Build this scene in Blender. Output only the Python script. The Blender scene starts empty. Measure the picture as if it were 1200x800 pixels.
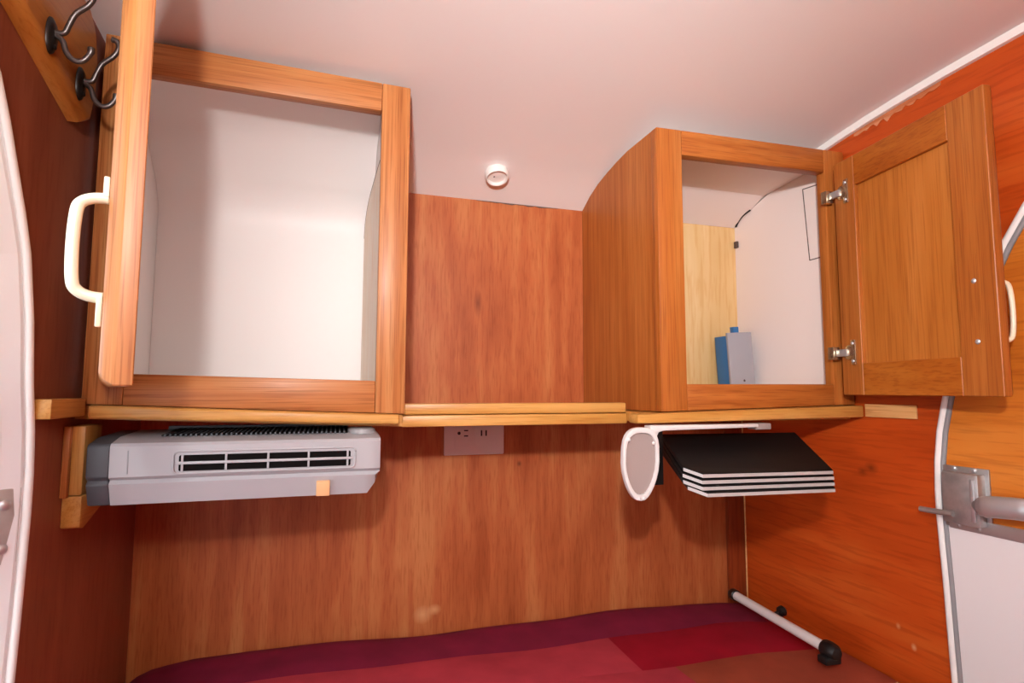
import bpy, bmesh, math, random
from mathutils import Vector, Matrix
random.seed(7)
S = bpy.context.scene
COL = S.collection

# ------------------------------------------------------------------ camera, world, lights, exposure
CX, CY, CZ = 0.3091, -1.0998, 0.70
YAW, PITCH, ROLL, FPX = math.radians(17.3194), math.radians(4.9335), math.radians(0.1732), 663.07
cam = bpy.data.objects.new('camera', bpy.data.cameras.new('camera')); COL.objects.link(cam)
fw = Vector((math.sin(YAW)*math.cos(PITCH), math.cos(YAW)*math.cos(PITCH), math.sin(PITCH)))
rt = Vector((math.cos(YAW), -math.sin(YAW), 0)); up = rt.cross(fw)
R_ = rt*math.cos(ROLL) + up*math.sin(ROLL); U_ = -rt*math.sin(ROLL) + up*math.cos(ROLL)
cam.matrix_world = Matrix(((R_.x, U_.x, -fw.x, CX), (R_.y, U_.y, -fw.y, CY), (R_.z, U_.z, -fw.z, CZ), (0, 0, 0, 1)))
cam.data.sensor_width = 36; cam.data.lens = FPX/1200*36; cam.data.clip_start = 0.01
S.camera = cam

w = bpy.data.worlds.new('world'); S.world = w; w.use_nodes = True
w.node_tree.nodes['Background'].inputs[0].default_value = (0.86, 0.93, 1.0, 1)
w.node_tree.nodes['Background'].inputs[1].default_value = 3.4

def area(name, loc, target, size, power, col=(1, 1, 1)):
    l = bpy.data.lights.new(name, 'AREA'); l.shape = 'DISK'; l.size = size; l.energy = power; l.color = col
    o = bpy.data.objects.new(name, l); COL.objects.link(o); o.location = loc
    o.rotation_euler = (Vector(target)-Vector(loc)).to_track_quat('-Z', 'Y').to_euler()
    return o
# photographer's lamp held just above and left of the camera
area('photo_lamp', (0.240, -1.25, 0.95), (0.86, -0.15, 1.14), 0.05, 4.4, (1.0, 0.97, 0.95)).data.spread = math.radians(105)
# the same photographer's flash bounced off the ceiling behind the camera
area('bounce_flash', (0.30, -1.40, 0.86), (0.40, -1.55, 1.2), 0.06, 9.0, (1.0, 0.97, 0.94)).data.spread = math.radians(75)

S.view_settings.view_transform = 'Standard'; S.view_settings.look = 'None'
S.view_settings.gamma = 1.0; S.view_settings.use_curve_mapping = False
S.view_settings.exposure = 0.25

# ------------------------------------------------------------------ materials
def lin(h):
    h = h.lstrip('#'); c = [int(h[i:i+2], 16)/255 for i in (0, 2, 4)]
    return tuple((x/12.92 if x <= .04045 else ((x+.055)/1.055)**2.4) for x in c) + (1,)
M = {}
def plain(name, col, rough=.5, metal=0, bump=0, bscale=60, var=0, spec=.5):
    m = bpy.data.materials.new(name); m.use_nodes = True; nt = m.node_tree; b = nt.nodes['Principled BSDF']
    b.inputs['Roughness'].default_value = rough; b.inputs['Metallic'].default_value = metal
    b.inputs['Specular IOR Level'].default_value = spec
    c = lin(col); b.inputs['Base Color'].default_value = c
    if bump or var:
        tc = nt.nodes.new('ShaderNodeTexCoord'); n = nt.nodes.new('ShaderNodeTexNoise')
        n.inputs['Scale'].default_value = bscale; n.inputs['Detail'].default_value = 4
        nt.links.new(tc.outputs['Object'], n.inputs['Vector'])
        if bump:
            bp = nt.nodes.new('ShaderNodeBump'); bp.inputs['Strength'].default_value = bump; bp.inputs['Distance'].default_value = .002
            nt.links.new(n.outputs['Fac'], bp.inputs['Height']); nt.links.new(bp.outputs['Normal'], b.inputs['Normal'])
        if var:
            r = nt.nodes.new('ShaderNodeValToRGB')
            r.color_ramp.elements[0].position = .3; r.color_ramp.elements[1].position = .7
            r.color_ramp.elements[0].color = tuple(x*(1-var) for x in c[:3])+(1,); r.color_ramp.elements[1].color = tuple(min(1, x*(1+var)) for x in c[:3])+(1,)
            nt.links.new(n.outputs['Fac'], r.inputs['Fac']); nt.links.new(r.outputs['Color'], b.inputs['Base Color'])
    M[name] = m; return m

def wood(name, dark, mid, light, axis='Z', along=2.2, across=45, rough=.45, pore=.35, mottle=.35, mscale=5, coat=.06, knots=()):
    """varnished wood: stretched grain + pores + broad mottling, axis = grain direction (object space)"""
    m = bpy.data.materials.new(name); m.use_nodes = True; nt = m.node_tree; L = nt.links; b = nt.nodes['Principled BSDF']
    b.inputs['Roughness'].default_value = rough; b.inputs['Specular IOR Level'].default_value = .32; b.inputs['Coat Weight'].default_value = coat; b.inputs['Coat Roughness'].default_value = .25
    tc = nt.nodes.new('ShaderNodeTexCoord')
    def nz(al, ac, detail=5, dist=.4):
        mp = nt.nodes.new('ShaderNodeMapping'); s = {'X': (al, ac, ac), 'Y': (ac, al, ac), 'Z': (ac, ac, al)}[axis]
        mp.inputs['Scale'].default_value = s
        n = nt.nodes.new('ShaderNodeTexNoise'); n.inputs['Scale'].default_value = 1; n.inputs['Detail'].default_value = detail; n.inputs['Distortion'].default_value = dist
        L.new(tc.outputs['Object'], mp.inputs['Vector']); L.new(mp.outputs['Vector'], n.inputs['Vector']); return n.outputs['Fac']
    g = nz(along, across); big = nz(mscale*.5, mscale*1.6, 3, .8); po = nz(along*6, across*7, 3, .2)
    mix = nt.nodes.new('ShaderNodeMix'); mix.data_type = 'FLOAT'; mix.inputs[0].default_value = mottle
    L.new(g, mix.inputs[2]); L.new(big, mix.inputs[3])
    rp = nt.nodes.new('ShaderNodeValToRGB'); e = rp.color_ramp.elements
    e[0].position = .33; e[0].color = lin(dark); e[1].position = .68; e[1].color = lin(light)
    x = rp.color_ramp.elements.new(.5); x.color = lin(mid)
    L.new(mix.outputs[0], rp.inputs['Fac'])
    pr = nt.nodes.new('ShaderNodeValToRGB'); pr.color_ramp.elements[0].position = .36; pr.color_ramp.elements[1].position = .5
    v = 1-pore; pr.color_ramp.elements[0].color = (v, v*.9, v*.8, 1); pr.color_ramp.elements[1].color = (1, 1, 1, 1)
    L.new(po, pr.inputs['Fac'])
    mu = nt.nodes.new('ShaderNodeMix'); mu.data_type = 'RGBA'; mu.blend_type = 'MULTIPLY'; mu.inputs[0].default_value = 1
    L.new(rp.outputs['Color'], mu.inputs[6]); L.new(pr.outputs['Color'], mu.inputs[7])
    out = mu.outputs[2]
    for (kx, ky, kz, rad, sy, kcol) in knots:                      # knot: small dark ellipse, long along the grain
        mp = nt.nodes.new('ShaderNodeMapping'); mp.vector_type = 'POINT'
        sc = {'X': (1/(rad*sy), 1/rad, 1/rad), 'Y': (1/rad, 1/(rad*sy), 1/rad), 'Z': (1/rad, 1/rad, 1/(rad*sy))}[axis]
        mp.inputs['Scale'].default_value = sc; mp.inputs['Location'].default_value = (-kx*sc[0], -ky*sc[1], -kz*sc[2])
        gr = nt.nodes.new('ShaderNodeTexGradient'); gr.gradient_type = 'SPHERICAL'
        L.new(tc.outputs['Object'], mp.inputs['Vector']); L.new(mp.outputs['Vector'], gr.inputs['Vector'])
        k = nt.nodes.new('ShaderNodeMix'); k.data_type = 'RGBA'; k.inputs[7].default_value = lin(kcol)
        kr = nt.nodes.new('ShaderNodeMath'); kr.operation = 'MULTIPLY'; kr.inputs[1].default_value = .8
        L.new(gr.outputs['Fac'], kr.inputs[0]); L.new(kr.outputs[0], k.inputs[0]); L.new(out, k.inputs[6]); out = k.outputs[2]
    L.new(out, b.inputs['Base Color'])
    bp = nt.nodes.new('ShaderNodeBump'); bp.inputs['Strength'].default_value = .12; bp.inputs['Distance'].default_value = .001
    L.new(g, bp.inputs['Height']); L.new(bp.outputs['Normal'], b.inputs['Normal'])
    M[name] = m; return m

wood('luan_back', '9A4A22', 'B05E32', 'C27A48', 'Z', 4.0, 42, .5, .16, .5, 6, 0, knots=((0.58, 0, 0.875, .010, 3.0, '6a2a10'), (0.668, 0, 0.553, .006, 1.2, '4a1c0c'), (0.478, 0, 0.281, .020, .9, 'd8a070'), (0.50, 0, 0.288, .014, .8, 'd8a070')))
wood('luan_right', 'A83E0E', 'BC4A14', 'CA5E22', 'Y', 2.0, 22, .40, .18, .5, 5, knots=((1.2, -0.335, 0.568, .012, 1.3, '5a1c08'), (1.2, -0.318, 0.560, .010, 1.2, '6a2408'), (1.2, -.395, .295, .007, .8, 'e0a878'), (1.2, -.370, .318, .006, .8, 'd89868')))
wood('luan_left', '80402C', '904C36', '9E5A42', 'Z', 3, 18, .40, .12, .5, 6)
wood('luan_door', 'B8601A', 'CC7424', 'DC8C3C', 'Y', 2.0, 22, .42, .18, .45, 5)
wood('luan_dark', '7A2E12', '8C3A18', '9A4822', 'Z', 2.0, 26, .45, .2, .4, 5)
for ax in 'XYZ':
    wood('oak_'+ax, 'A05C2C', 'B6723E', 'C48852', ax, 1.6, 75, .44, .3, .35, 6, .06)
    wood('oakr_'+ax, '98501C', 'AA6026', 'B87236', ax, 1.6, 75, .44, .25, .35, 6, .06)
    wood('pine_'+ax, 'AE7230', 'C28A44', 'D09E5C', ax, 2.5, 55, .4, .15, .35, 6)
wood('oakpanel', 'A65E20', 'B66C2A', 'C27A38', 'Z', 1.6, 55, .44, .2, .45, 7, .06)
wood('oak_rail', '96480F', 'A65818', 'B26622', 'Y', 1.6, 60, .44, .2, .4, 7, .06)
wood('ply_pale', 'D9B074', 'E2BE86', 'E9CB98', 'Z', 2, 20, .5, .06, .4, 5, 0)
wood('ply_cream', 'F0E0CA', 'F4E8D6', 'F8F0E2', 'Z', 2, 20, .5, .04, .4, 5, 0)
wood('splinter', 'B8643C', 'C87A50', 'D89A74', 'Y', 6, 120, .6, .2, .3, 8, 0)
wood('pine_hook', 'B06A28', 'C47E38', 'D2924C', 'Y', 3, 40, .3, .12, .4, 6, .5)
wood('ply_raw', 'D89A58', 'E4AE70', 'ECBE84', 'Y', 3, 60, .6, .2, .3, 8, 0)
plain('ceiling_paint', 'ECE6E4', .42, bump=.05, bscale=180)
plain('white_liner', 'EFEAE8', .45, bump=.03, bscale=90)
plain('white_wallboard', 'F2E4E0', .5, bump=.03, bscale=90)
plain('white_trim', 'F4F0EC', .4)
plain('white_enamel', 'F6F8FA', .35, bump=.05, bscale=30)
plain('white_panel', 'E8E4E4', .4)
plain('outlet_plastic', 'DED0C8', .35)
plain('cream_plastic', 'F3E8CC', .3)
plain('dark_slot', '1A1412', .6)
plain('grey_plastic', 'A9A6AA', .38, bump=.02)
plain('grey_plastic_dark', '8E8C8E', .42)
plain('charcoal_plastic', '4A4C52', .5)
plain('vent_dark', '0E0B0A', .8, spec=.08)
plain('beige_plastic', 'EDB987', .45)
plain('black_board', '0C0909', .55, spec=.2)
plain('board_edge', 'B2ACAA', .5)
plain('holder_white', 'DCD6D4', .3)
plain('holder_grey', '9C8C88', .55, bump=.1, bscale=400)
plain('black_rubber', '141212', .4)
plain('rod_white', 'E8E2DE', .35)
plain('black_iron', '2A2422', .35, .6)
plain('steel_dark', '6A6260', .35, .8)
plain('zinc', 'B4B0AE', .42, .75, bump=.2, bscale=60, var=.18)
plain('aluminium', 'C8C8CA', .35, .7)
plain('nickel', 'C8B89C', .25, .9)
plain('blue_plastic', '2F6FA8', .45)
plain('grey_card', 'A3A0A8', .5)
plain('dark_line', '5A4A44', .7)
plain('lens_white', 'EFE9E4', .25)
plain('mattress_fabric', 'B8A898', .9)
plain('floor_ply', '8A6A48', .7)
plain('ground', '8C8A82', .9, var=.2, bscale=3)
plain('hinge_paint', 'C4C4C2', .4, .3, var=.1)
plain('alum_outer', 'D0D2D4', .4)

def fabric(name, col):
    m = bpy.data.materials.new(name); m.use_nodes = True; nt = m.node_tree; L = nt.links; b = nt.nodes['Principled BSDF']
    b.inputs['Roughness'].default_value = .85; b.inputs['Sheen Weight'].default_value = 0; b.inputs['Specular IOR Level'].default_value = .2
    tc = nt.nodes.new('ShaderNodeTexCoord'); n = nt.nodes.new('ShaderNodeTexNoise'); n.inputs['Scale'].default_value = 18; n.inputs['Detail'].default_value = 5
    wv = nt.nodes.new('ShaderNodeTexWave'); wv.inputs['Scale'].default_value = 160; wv.inputs['Distortion'].default_value = 1.5
    L.new(tc.outputs['Object'], n.inputs['Vector']); L.new(tc.outputs['Object'], wv.inputs['Vector'])
    r = nt.nodes.new('ShaderNodeValToRGB'); c = lin(col)
    r.color_ramp.elements[0].position = .3; r.color_ramp.elements[1].position = .75
    r.color_ramp.elements[0].color = tuple(x*.82 for x in c[:3])+(1,); r.color_ramp.elements[1].color = tuple(min(1, x*1.12) for x in c[:3])+(1,)
    L.new(n.outputs['Fac'], r.inputs['Fac']); L.new(r.outputs['Color'], b.inputs['Base Color'])
    bp = nt.nodes.new('ShaderNodeBump'); bp.inputs['Strength'].default_value = .15; bp.inputs['Distance'].default_value = .001
    L.new(wv.outputs['Fac'], bp.inputs['Height']); L.new(bp.outputs['Normal'], b.inputs['Normal'])
    M[name] = m
fabric('cloth_plum', '7E1C38'); fabric('cloth_coral', 'B23844'); fabric('cloth_crimson', '980A22')
fabric('cloth_terracotta', '9A442E'); fabric('cloth_rose', 'A03440'); fabric('cloth_tan', 'A8754C')

# ------------------------------------------------------------------ helpers: everything is drawn in room coordinates (metres)
def tag(o, label=None, cat=None, group=None, kind=None):
    for k, v in (('label', label), ('category', cat), ('group', group), ('kind', kind)):
        if v: o[k] = v
    return o
def thing(name, loc, label, cat, group=None):
    o = bpy.data.objects.new(name, None); COL.objects.link(o); o.location = loc; o.empty_display_size = .02
    return tag(o, label, cat, group)
def wloc(o):
    v = Vector((0, 0, 0))
    while o is not None: v += Vector(o.location); o = o.parent
    return v
def obj(name, bm, mat, parent=None, loc=None, smooth=False, bevel=0, seg=2, label=None):
    """bm in room coordinates -> ONE mesh object; origin at loc (or the parent's origin)"""
    base = wloc(parent) if parent else Vector((0, 0, 0))
    org = Vector(loc) if loc is not None else base
    bmesh.ops.recalc_face_normals(bm, faces=bm.faces)
    if bevel:
        ed = [e for e in bm.edges if len(e.link_faces) == 2 and e.calc_face_angle(0) > .6]
        bmesh.ops.bevel(bm, geom=ed, offset=bevel, segments=seg, affect='EDGES', clamp_overlap=True, profile=.5)
    bmesh.ops.translate(bm, verts=bm.verts, vec=-org)
    me = bpy.data.meshes.new(name); bm.to_mesh(me); bm.free()
    if smooth or bevel:
        me.shade_smooth()
        if not smooth or smooth == 'auto':
            me.set_sharp_from_angle(angle=math.radians(35))
    o = bpy.data.objects.new(name, me); COL.objects.link(o); me.materials.append(M[mat])
    o.parent = parent; o.location = org-base
    if label: o['label'] = label
    return o
def box(x0, x1, y0, y1, z0, z1, bm=None):
    bm = bm or bmesh.new()
    v = [bm.verts.new((x, y, z)) for z in (z0, z1) for y in (y0, y1) for x in (x0, x1)]
    for f in ((0, 1, 3, 2), (4, 6, 7, 5), (0, 4, 5, 1), (2, 3, 7, 6), (0, 2, 6, 4), (1, 5, 7, 3)):
        bm.faces.new([v[i] for i in f])
    return bm
def hexa(c, bm=None):
    """8 corners: bottom 4 (ccw) then top 4"""
    bm = bm or bmesh.new(); v = [bm.verts.new(p) for p in c]
    for f in ((3, 2, 1, 0), (4, 5, 6, 7), (0, 1, 5, 4), (1, 2, 6, 5), (2, 3, 7, 6), (3, 0, 4, 7)):
        bm.faces.new([v[i] for i in f])
    return bm
def prism(pts, vec, bm=None):
    """closed 3D outline extruded along vec"""
    bm = bm or bmesh.new(); vec = Vector(vec)
    a = [bm.verts.new(p) for p in pts]; b = [bm.verts.new(Vector(p)+vec) for p in pts]
    n = len(a); bm.faces.new(a); bm.faces.new(list(reversed(b)))
    for i in range(n): bm.faces.new((a[i], a[(i+1) % n], b[(i+1) % n], b[i]))
    return bm
def tube(path, rad, seg=10, bm=None, flat=1.0, closed_ends=True):
    bm = bm or bmesh.new(); P = [Vector(p) for p in path]; n = len(P)
    rads = rad if isinstance(rad, (list, tuple)) else [rad]*n
    rings = []; ref = None
    for i, p in enumerate(P):
        t = (P[min(i+1, n-1)]-P[max(i-1, 0)]).normalized()
        if ref is None:
            ref = Vector((0, 0, 1)) if abs(t.z) < .9 else Vector((0, 1, 0))
        a = (ref-t*ref.dot(t)).normalized(); ref = a; b = t.cross(a)
        rings.append([bm.verts.new(p+(a*math.cos(2*math.pi*k/seg)+b*flat*math.sin(2*math.pi*k/seg))*rads[i]) for k in range(seg)])
    for r0, r1 in zip(rings, rings[1:]):
        for k in range(seg): bm.faces.new((r0[k], r0[(k+1) % seg], r1[(k+1) % seg], r1[k]))
    if closed_ends: bm.faces.new(list(reversed(rings[0]))); bm.faces.new(rings[-1])
    return bm
def lathe(prof, o, axis, seg=32, bm=None):
    """prof [(r,h)] about axis through o"""
    bm = bm or bmesh.new(); o = Vector(o); ax = Vector(axis).normalized()
    a = ax.orthogonal().normalized(); b = ax.cross(a); rings = []
    for r, h in prof:
        if r < 1e-6: rings.append([bm.verts.new(o+ax*h)])
        else: rings.append([bm.verts.new(o+ax*h+(a*math.cos(2*math.pi*k/seg)+b*math.sin(2*math.pi*k/seg))*r) for k in range(seg)])
    for r0, r1 in zip(rings, rings[1:]):
        for k in range(seg):
            q = (k+1) % seg
            if len(r0) == 1 and len(r1) == 1: continue
            if len(r0) == 1: bm.faces.new((r0[0], r1[k], r1[q]))
            elif len(r1) == 1: bm.faces.new((r0[k], r0[q], r1[0]))
            else: bm.faces.new((r0[k], r0[q], r1[q], r1[k]))
    return bm
def smoothpath(pts, n=6):
    P = [Vector(p) for p in pts]; out = []
    for i in range(len(P)-1):
        p0 = P[max(i-1, 0)]; p1 = P[i]; p2 = P[i+1]; p3 = P[min(i+2, len(P)-1)]
        for k in range(n):
            t = k/n
            out.append(.5*((2*p1)+(p2-p0)*t+(2*p0-5*p1+4*p2-p3)*t*t+(3*p1-p0-3*p2+p3)*t**3))
    out.append(P[-1]); return out
def interp(tab, x):
    tab = sorted(tab)
    if x <= tab[0][0]: return tab[0][1]
    for (a, fa), (b, fb) in zip(tab, tab[1:]):
        if x <= b: return fa+(fb-fa)*(x-a)/(b-a)
    return tab[-1][1]

# ------------------------------------------------------------------ the trailer shell
W = 1.2
CEIL = [(.06, 1.055), (0, 1.088), (-.04, 1.108), (-.08, 1.125), (-.12, 1.138), (-.16, 1.149), (-.20, 1.158), (-.24, 1.166), (-.306, 1.176), (-.36, 1.183),
        (-.42, 1.189), (-.5, 1.195), (-.6, 1.2), (-.75, 1.205), (-.9, 1.207), (-1.1, 1.2), (-1.3, 1.185), (-1.5, 1.15), (-1.7, 1.08), (-1.85, .99), (-2.0, .85)]
def zceil(y): return interp(CEIL, y)
YF = -2.0
# ceiling: curved sheet
bm = bmesh.new(); rows = []
ys = sorted({c[0] for c in CEIL if c[0] <= 0.0})
for y in ys: rows.append([bm.verts.new((x, y, zceil(y)+dz)) for x, dz in ((-.03, 0), (W+.03, 0), (W+.03, .012), (-.03, .012))])
for a, b in zip(rows, rows[1:]):
    for k in range(4): bm.faces.new((a[k], a[(k+1) % 4], b[(k+1) % 4], b[k]))
bm.faces.new(rows[0]); bm.faces.new(list(reversed(rows[-1])))
tag(obj('ceiling', bm, 'ceiling_paint', smooth='auto'), kind='structure')
tag(obj('floor', box(-.03, W+.03, YF-.03, .03, -.02, 0), 'floor_ply'), kind='structure')
tag(obj('wall_back', box(-.03, W+.03, 0, .02, 0, 1.099), 'luan_back', loc=(0, 0, 0)), kind='structure')
tag(obj('wall_front', box(-.03, W+.03, YF-.02, YF, 0, .862), 'white_liner', loc=(0, 0, 0)), kind='structure')
def wall_outline():
    return [(y, zceil(y)) for y in ys]+[(0, 0), (YF, 0)]
# right wall (solid sheet; its door is closed)
tag(obj('wall_right', prism([(W, y, z) for y, z in wall_outline()], (.03, 0, 0)), 'luan_right', loc=(0, 0, 0)), kind='structure')
# left wall with open door hole
LD = [(-.62, 1.085), (-.545, 1.055), (-.505, 1.027), (-.47, .992), (-.448, .955), (-.429, .917), (-.409, .878), (-.392, .839), (-.376, .77), (-.367, .705), (-.357, .655), (-.353, .613), (-.352, .57),
      (-.354, .524), (-.357, .46), (-.361, .397), (-.368, .33), (-.385, .27), (-.42, .23), (-.50, .21)]
LD = [(y-.011, z) for y, z in LD]
LDfull = LD+[(-1.00, .21), (-1.08, .23), (-1.13, .28), (-1.15, .36), (-1.15, .90), (-1.13, .98), (-1.08, 1.04), (-1.0, 1.085), (-.85, 1.10), (-.72, 1.10)]
def inset(loop, d):
    n = len(loop); out = []
    cy_ = sum(p[0] for p in loop)/n; cz_ = sum(p[1] for p in loop)/n
    for i in range(n):
        a = Vector(loop[i-1]); b = Vector(loop[i]); c = Vector(loop[(i+1) % n])
        t = (c-a).normalized(); nn = Vector((-t.y, t.x))
        if nn.dot(Vector((cy_, cz_))-b) < 0: nn = -nn
        out.append(tuple(b+nn*d))
    return out
hole = inset(LDfull, .07)
bm = bmesh.new()
def loop_edges(bm, pts, x):
    vs = [bm.verts.new((x, p[0], p[1])) for p in pts]
    return [bm.edges.new((vs[i], vs[(i+1) % len(vs)])) for i in range(len(vs))]
ed = loop_edges(bm, wall_outline(), 0.0)+loop_edges(bm, inset(LDfull, .003), 0.0)
bmesh.ops.triangle_fill(bm, use_beauty=True, use_dissolve=False, edges=ed)
r = bmesh.ops.extrude_face_region(bm, geom=list(bm.faces))
bmesh.ops.translate(bm, verts=[v for v in r['geom'] if isinstance(v, bmesh.types.BMVert)], vec=(-.03, 0, 0))
tag(obj('wall_left', bm, 'luan_left', loc=(0, 0, 0)), kind='structure')
tag(obj('ground', box(-8, 8, -8, 8, -.42, -.40), 'ground'), kind='structure')

# white enamel frame of the open doorway, with a rounded outer bead and the hinge leaf
def ring(a, b, x0, x1):
    bm = bmesh.new(); n = len(a)
    A = [bm.verts.new((x0, *p)) for p in a]; A2 = [bm.verts.new((x1, *p)) for p in a]
    B = [bm.verts.new((x0, *p)) for p in b]; B2 = [bm.verts.new((x1, *p)) for p in b]
    for i in range(n):
        j = (i+1) % n
        bm.faces.new((A2[i], A2[j], B2[j], B2[i])); bm.faces.new((A[i], A[j], A2[j], A2[i])); bm.faces.new((B2[i], B2[j], B[j], B[i])); bm.faces.new((A[j], A[i], B[i], B[j]))
    return bm
def jamb():
    bm = bmesh.new(); a = inset(LDfull, .001); n = len(a)
    L_ = [[bm.verts.new((x, *p)) for p in lp] for lp, x in ((a, .0002), (a, .004), (hole, -.046), (hole, -.056), (inset(LDfull, .066), -.056), (inset(LDfull, .012), -.0005))]
    for q in range(6):
        A_, B_ = L_[q], L_[(q+1) % 6]
        for i in range(n): bm.faces.new((A_[i], A_[(i+1) % n], B_[(i+1) % n], B_[i]))
    return bm
fr = obj('trim_1', jamb(), 'white_enamel', loc=(0, -.4, .6)); tag(fr, kind='structure')
obj('bead', tube([(.0035, p[0], p[1]) for p in inset(LDfull, .004)]+[(.0035, *inset(LDfull, .004)[0])], .0042, 8), 'white_trim', fr, smooth=True)
jn = Vector((.069, -.05, 0)).normalized(); jt = Vector((-.05, -.069, 0)).normalized()
def J(y0, s_, z, q=0): return Vector((.004, y0, z))+jt*s_+jn*q       # point on the slanted jamb face: s_ metres in from the outer edge
def jy(z): return interp([(p[1], p[0]) for p in LD], z)
for z in (.87, .665, .455):
    obj('screw', lathe([(.0, .0022), (.0026, .0016), (.0036, 0)], J(jy(z), .040, z), jn, 12), 'grey_plastic_dark', fr, smooth=True)
y0 = jy(.56)
def jbox(s0, s1, z0, z1, q0, q1): return hexa([J(y0, s0, z0, q0), J(y0, s1, z0, q0), J(y0, s1, z0, q1), J(y0, s0, z0, q1), J(y0, s0, z1, q0), J(y0, s1, z1, q0), J(y0, s1, z1, q1), J(y0, s0, z1, q1)])
hg = obj('hinge', jbox(.010, .052, .522, .598, .0004, .0026), 'hinge_paint', fr, bevel=.0008)
obj('hinge_pin', tube([J(y0, .056, .515, .005), J(y0, .056, .605, .005)], .006, 12), 'zinc', hg, smooth='auto')
for z in (.538, .582):
    obj('screw', lathe([(.0, .003), (.004, .0024), (.0056, 0)], J(y0, .024, z, .0026), jn, 14), 'aluminium', hg, smooth=True)

# right ceiling cove strip
def along_ceiling(x0, x1, d0, d1, y0, y1):
    bm = bmesh.new(); yy = [y0]+[y for y in ys if y0 < y < y1]+[y1]; rr = []
    for y in yy: rr.append([bm.verts.new(p) for p in ((x0, y, zceil(y)-d0), (x1, y, zceil(y)-d0), (x1, y, zceil(y)-d1), (x0+(x1-x0)*.35, y, zceil(y)-d1))])
    for a, b in zip(rr, rr[1:]):
        for k in range(4): bm.faces.new((a[k], a[(k+1) % 4], b[(k+1) % 4], b[k]))
    bm.faces.new(rr[0]); bm.faces.new(list(reversed(rr[-1]))); return bm
tag(obj('trim_2', along_ceiling(W-.012, W-.0002, .0003, .0105, -1.2, -.02), 'white_trim', loc=(W, -.5, 1.18)), kind='structure')
# raw splintered edge of the wall sheet just below the cove strip
bm = bmesh.new(); random.seed(3); top = []; bot = []
for i in range(25):
    y = -.335-.0065*i; zt = zceil(y)-.0108
    top.append((W-.0012, y, zt)); bot.append((W-.0012, y, zt-.006-random.random()*.010*(1 if i % 3 else .3)*(1-abs(i-10)/18)))
tag(obj('trim_3', prism(top+bot[::-1], (.0011, 0, 0)), 'splinter', loc=(W, -.4, 1.17)), kind='structure')
# dark gap where the ceiling sheet meets the back wall
random.seed(11); gt = []; gb = []
for i in range(22):
    x = .575+i*.0085; gt.append((x, -.0012, 1.0874)); gb.append((x, -.0012, 1.0868-.0032*random.random()*math.sin(math.pi*(i+.5)/22)))
tag(obj('trim_6', prism(gt+gb[::-1], (0, .0010, 0)), 'dark_line', loc=(.66, 0, 1.085)), kind='structure')
# darker upright strip and pale caulk line in the back right corner
tag(obj('trim_4', box(1.156, W-.0005, -.011, -.0005, .20, .640), 'luan_dark', loc=(0, 0, 0), bevel=.001), kind='structure')
tag(obj('trim_5', tube([(W-.001, -.0125, .22), (W-.001, -.0125, .64)], .0016, 6), 'ply_raw', loc=(W, -.0125, .4)), kind='structure')

# ------------------------------------------------------------------ closed entry door in the right wall
RD = [(-.66, 1.03), (-.62, .995), (-.589, .954), (-.56, .908), (-.525, .84), (-.49, .76), (-.467, .692), (-.455, .64), (-.449, .593), (-.447, .55), (-.447, .516), (-.449, .465), (-.451, .415), (-.453, .34), (-.455, .269), (-.47, .23), (-.52, .205)]
RDfull = RD+[(-1.03, .205), (-1.10, .23), (-1.14, .28), (-1.15, .36), (-1.15, .90), (-1.13, .99), (-1.07, 1.05), (-.98, 1.08), (-.85, 1.085), (-.74, 1.07)]
dr = bpy.data.objects.new('door_1', None); COL.objects.link(dr); dr.location = (W, -.8, .205); tag(dr, kind='structure')
g = inset(RDfull, .0045)
obj('gasket', tube([(W-.003, *p) for p in g]+[(W-.003, *g[0])], .0052, 8), 'white_trim', dr, smooth=True, label='white rubber gasket around the door edge')
g2 = inset(RDfull, .0115)
obj('edge_strip', tube([(W-.002, *p) for p in g2]+[(W-.002, *g2[0])], .0038, 8), 'grey_plastic_dark', dr, smooth=True, label='grey metal edge strip of the door')
inn = inset(RDfull, .016)
up_ = [p for p in inn if p[1] > .515]; lo_ = [p for p in inn if p[1] <= .505]
# split at z = .51
def clip(poly, zc, keep_up):
    out = []
    for i in range(len(poly)):
        a = poly[i]; b = poly[(i+1) % len(poly)]
        ia = (a[1] >= zc) == keep_up; ib = (b[1] >= zc) == keep_up
        if ia: out.append(a)
        if ia != ib:
            t = (zc-a[1])/(b[1]-a[1]); out.append((a[0]+(b[0]-a[0])*t, zc))
    return out
obj('upper_panel', prism([(W-.0025, *p) for p in clip(inn, .512, True)], (.0024, 0, 0)), 'luan_door', dr, label='orange plywood upper panel')
obj('lower_panel', prism([(W-.004, *p) for p in clip(inn, .500, False)], (.0039, 0, 0)), 'white_panel', dr, label='white lower panel')
obj('divider_rail', box(W-.006, W-.0002, -1.13, -.466, .498, .516), 'aluminium', dr, bevel=.001)
lt = obj('latch', box(W-.020, W-.0025, -.519, -.468, .508, .582), 'zinc', dr, bevel=.0025, label='cast grey metal latch case')
obj('latch_plate', box(W-.0055, W-.002, -.525, -.461, .500, .590), 'zinc', lt, bevel=.001)
obj('latch_pin', tube([(W-.023, -.436, .520), (W-.023, -.485, .522)], .0042, 10), 'zinc', lt, smooth='auto')
obj('latch_rib', box(W-.0225, W-.019, -.515, -.509, .515, .575), 'aluminium', lt, bevel=.001)
for (y, z) in ((-.478, .5865), (-.506, .5865), (-.480, .5045), (-.508, .5045)):
    obj('screw', lathe([(0, .002), (.003, .0015), (.0036, 0)], (W-.0055, y, z), (-1, 0, 0), 10), 'aluminium', lt, smooth=True)
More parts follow.
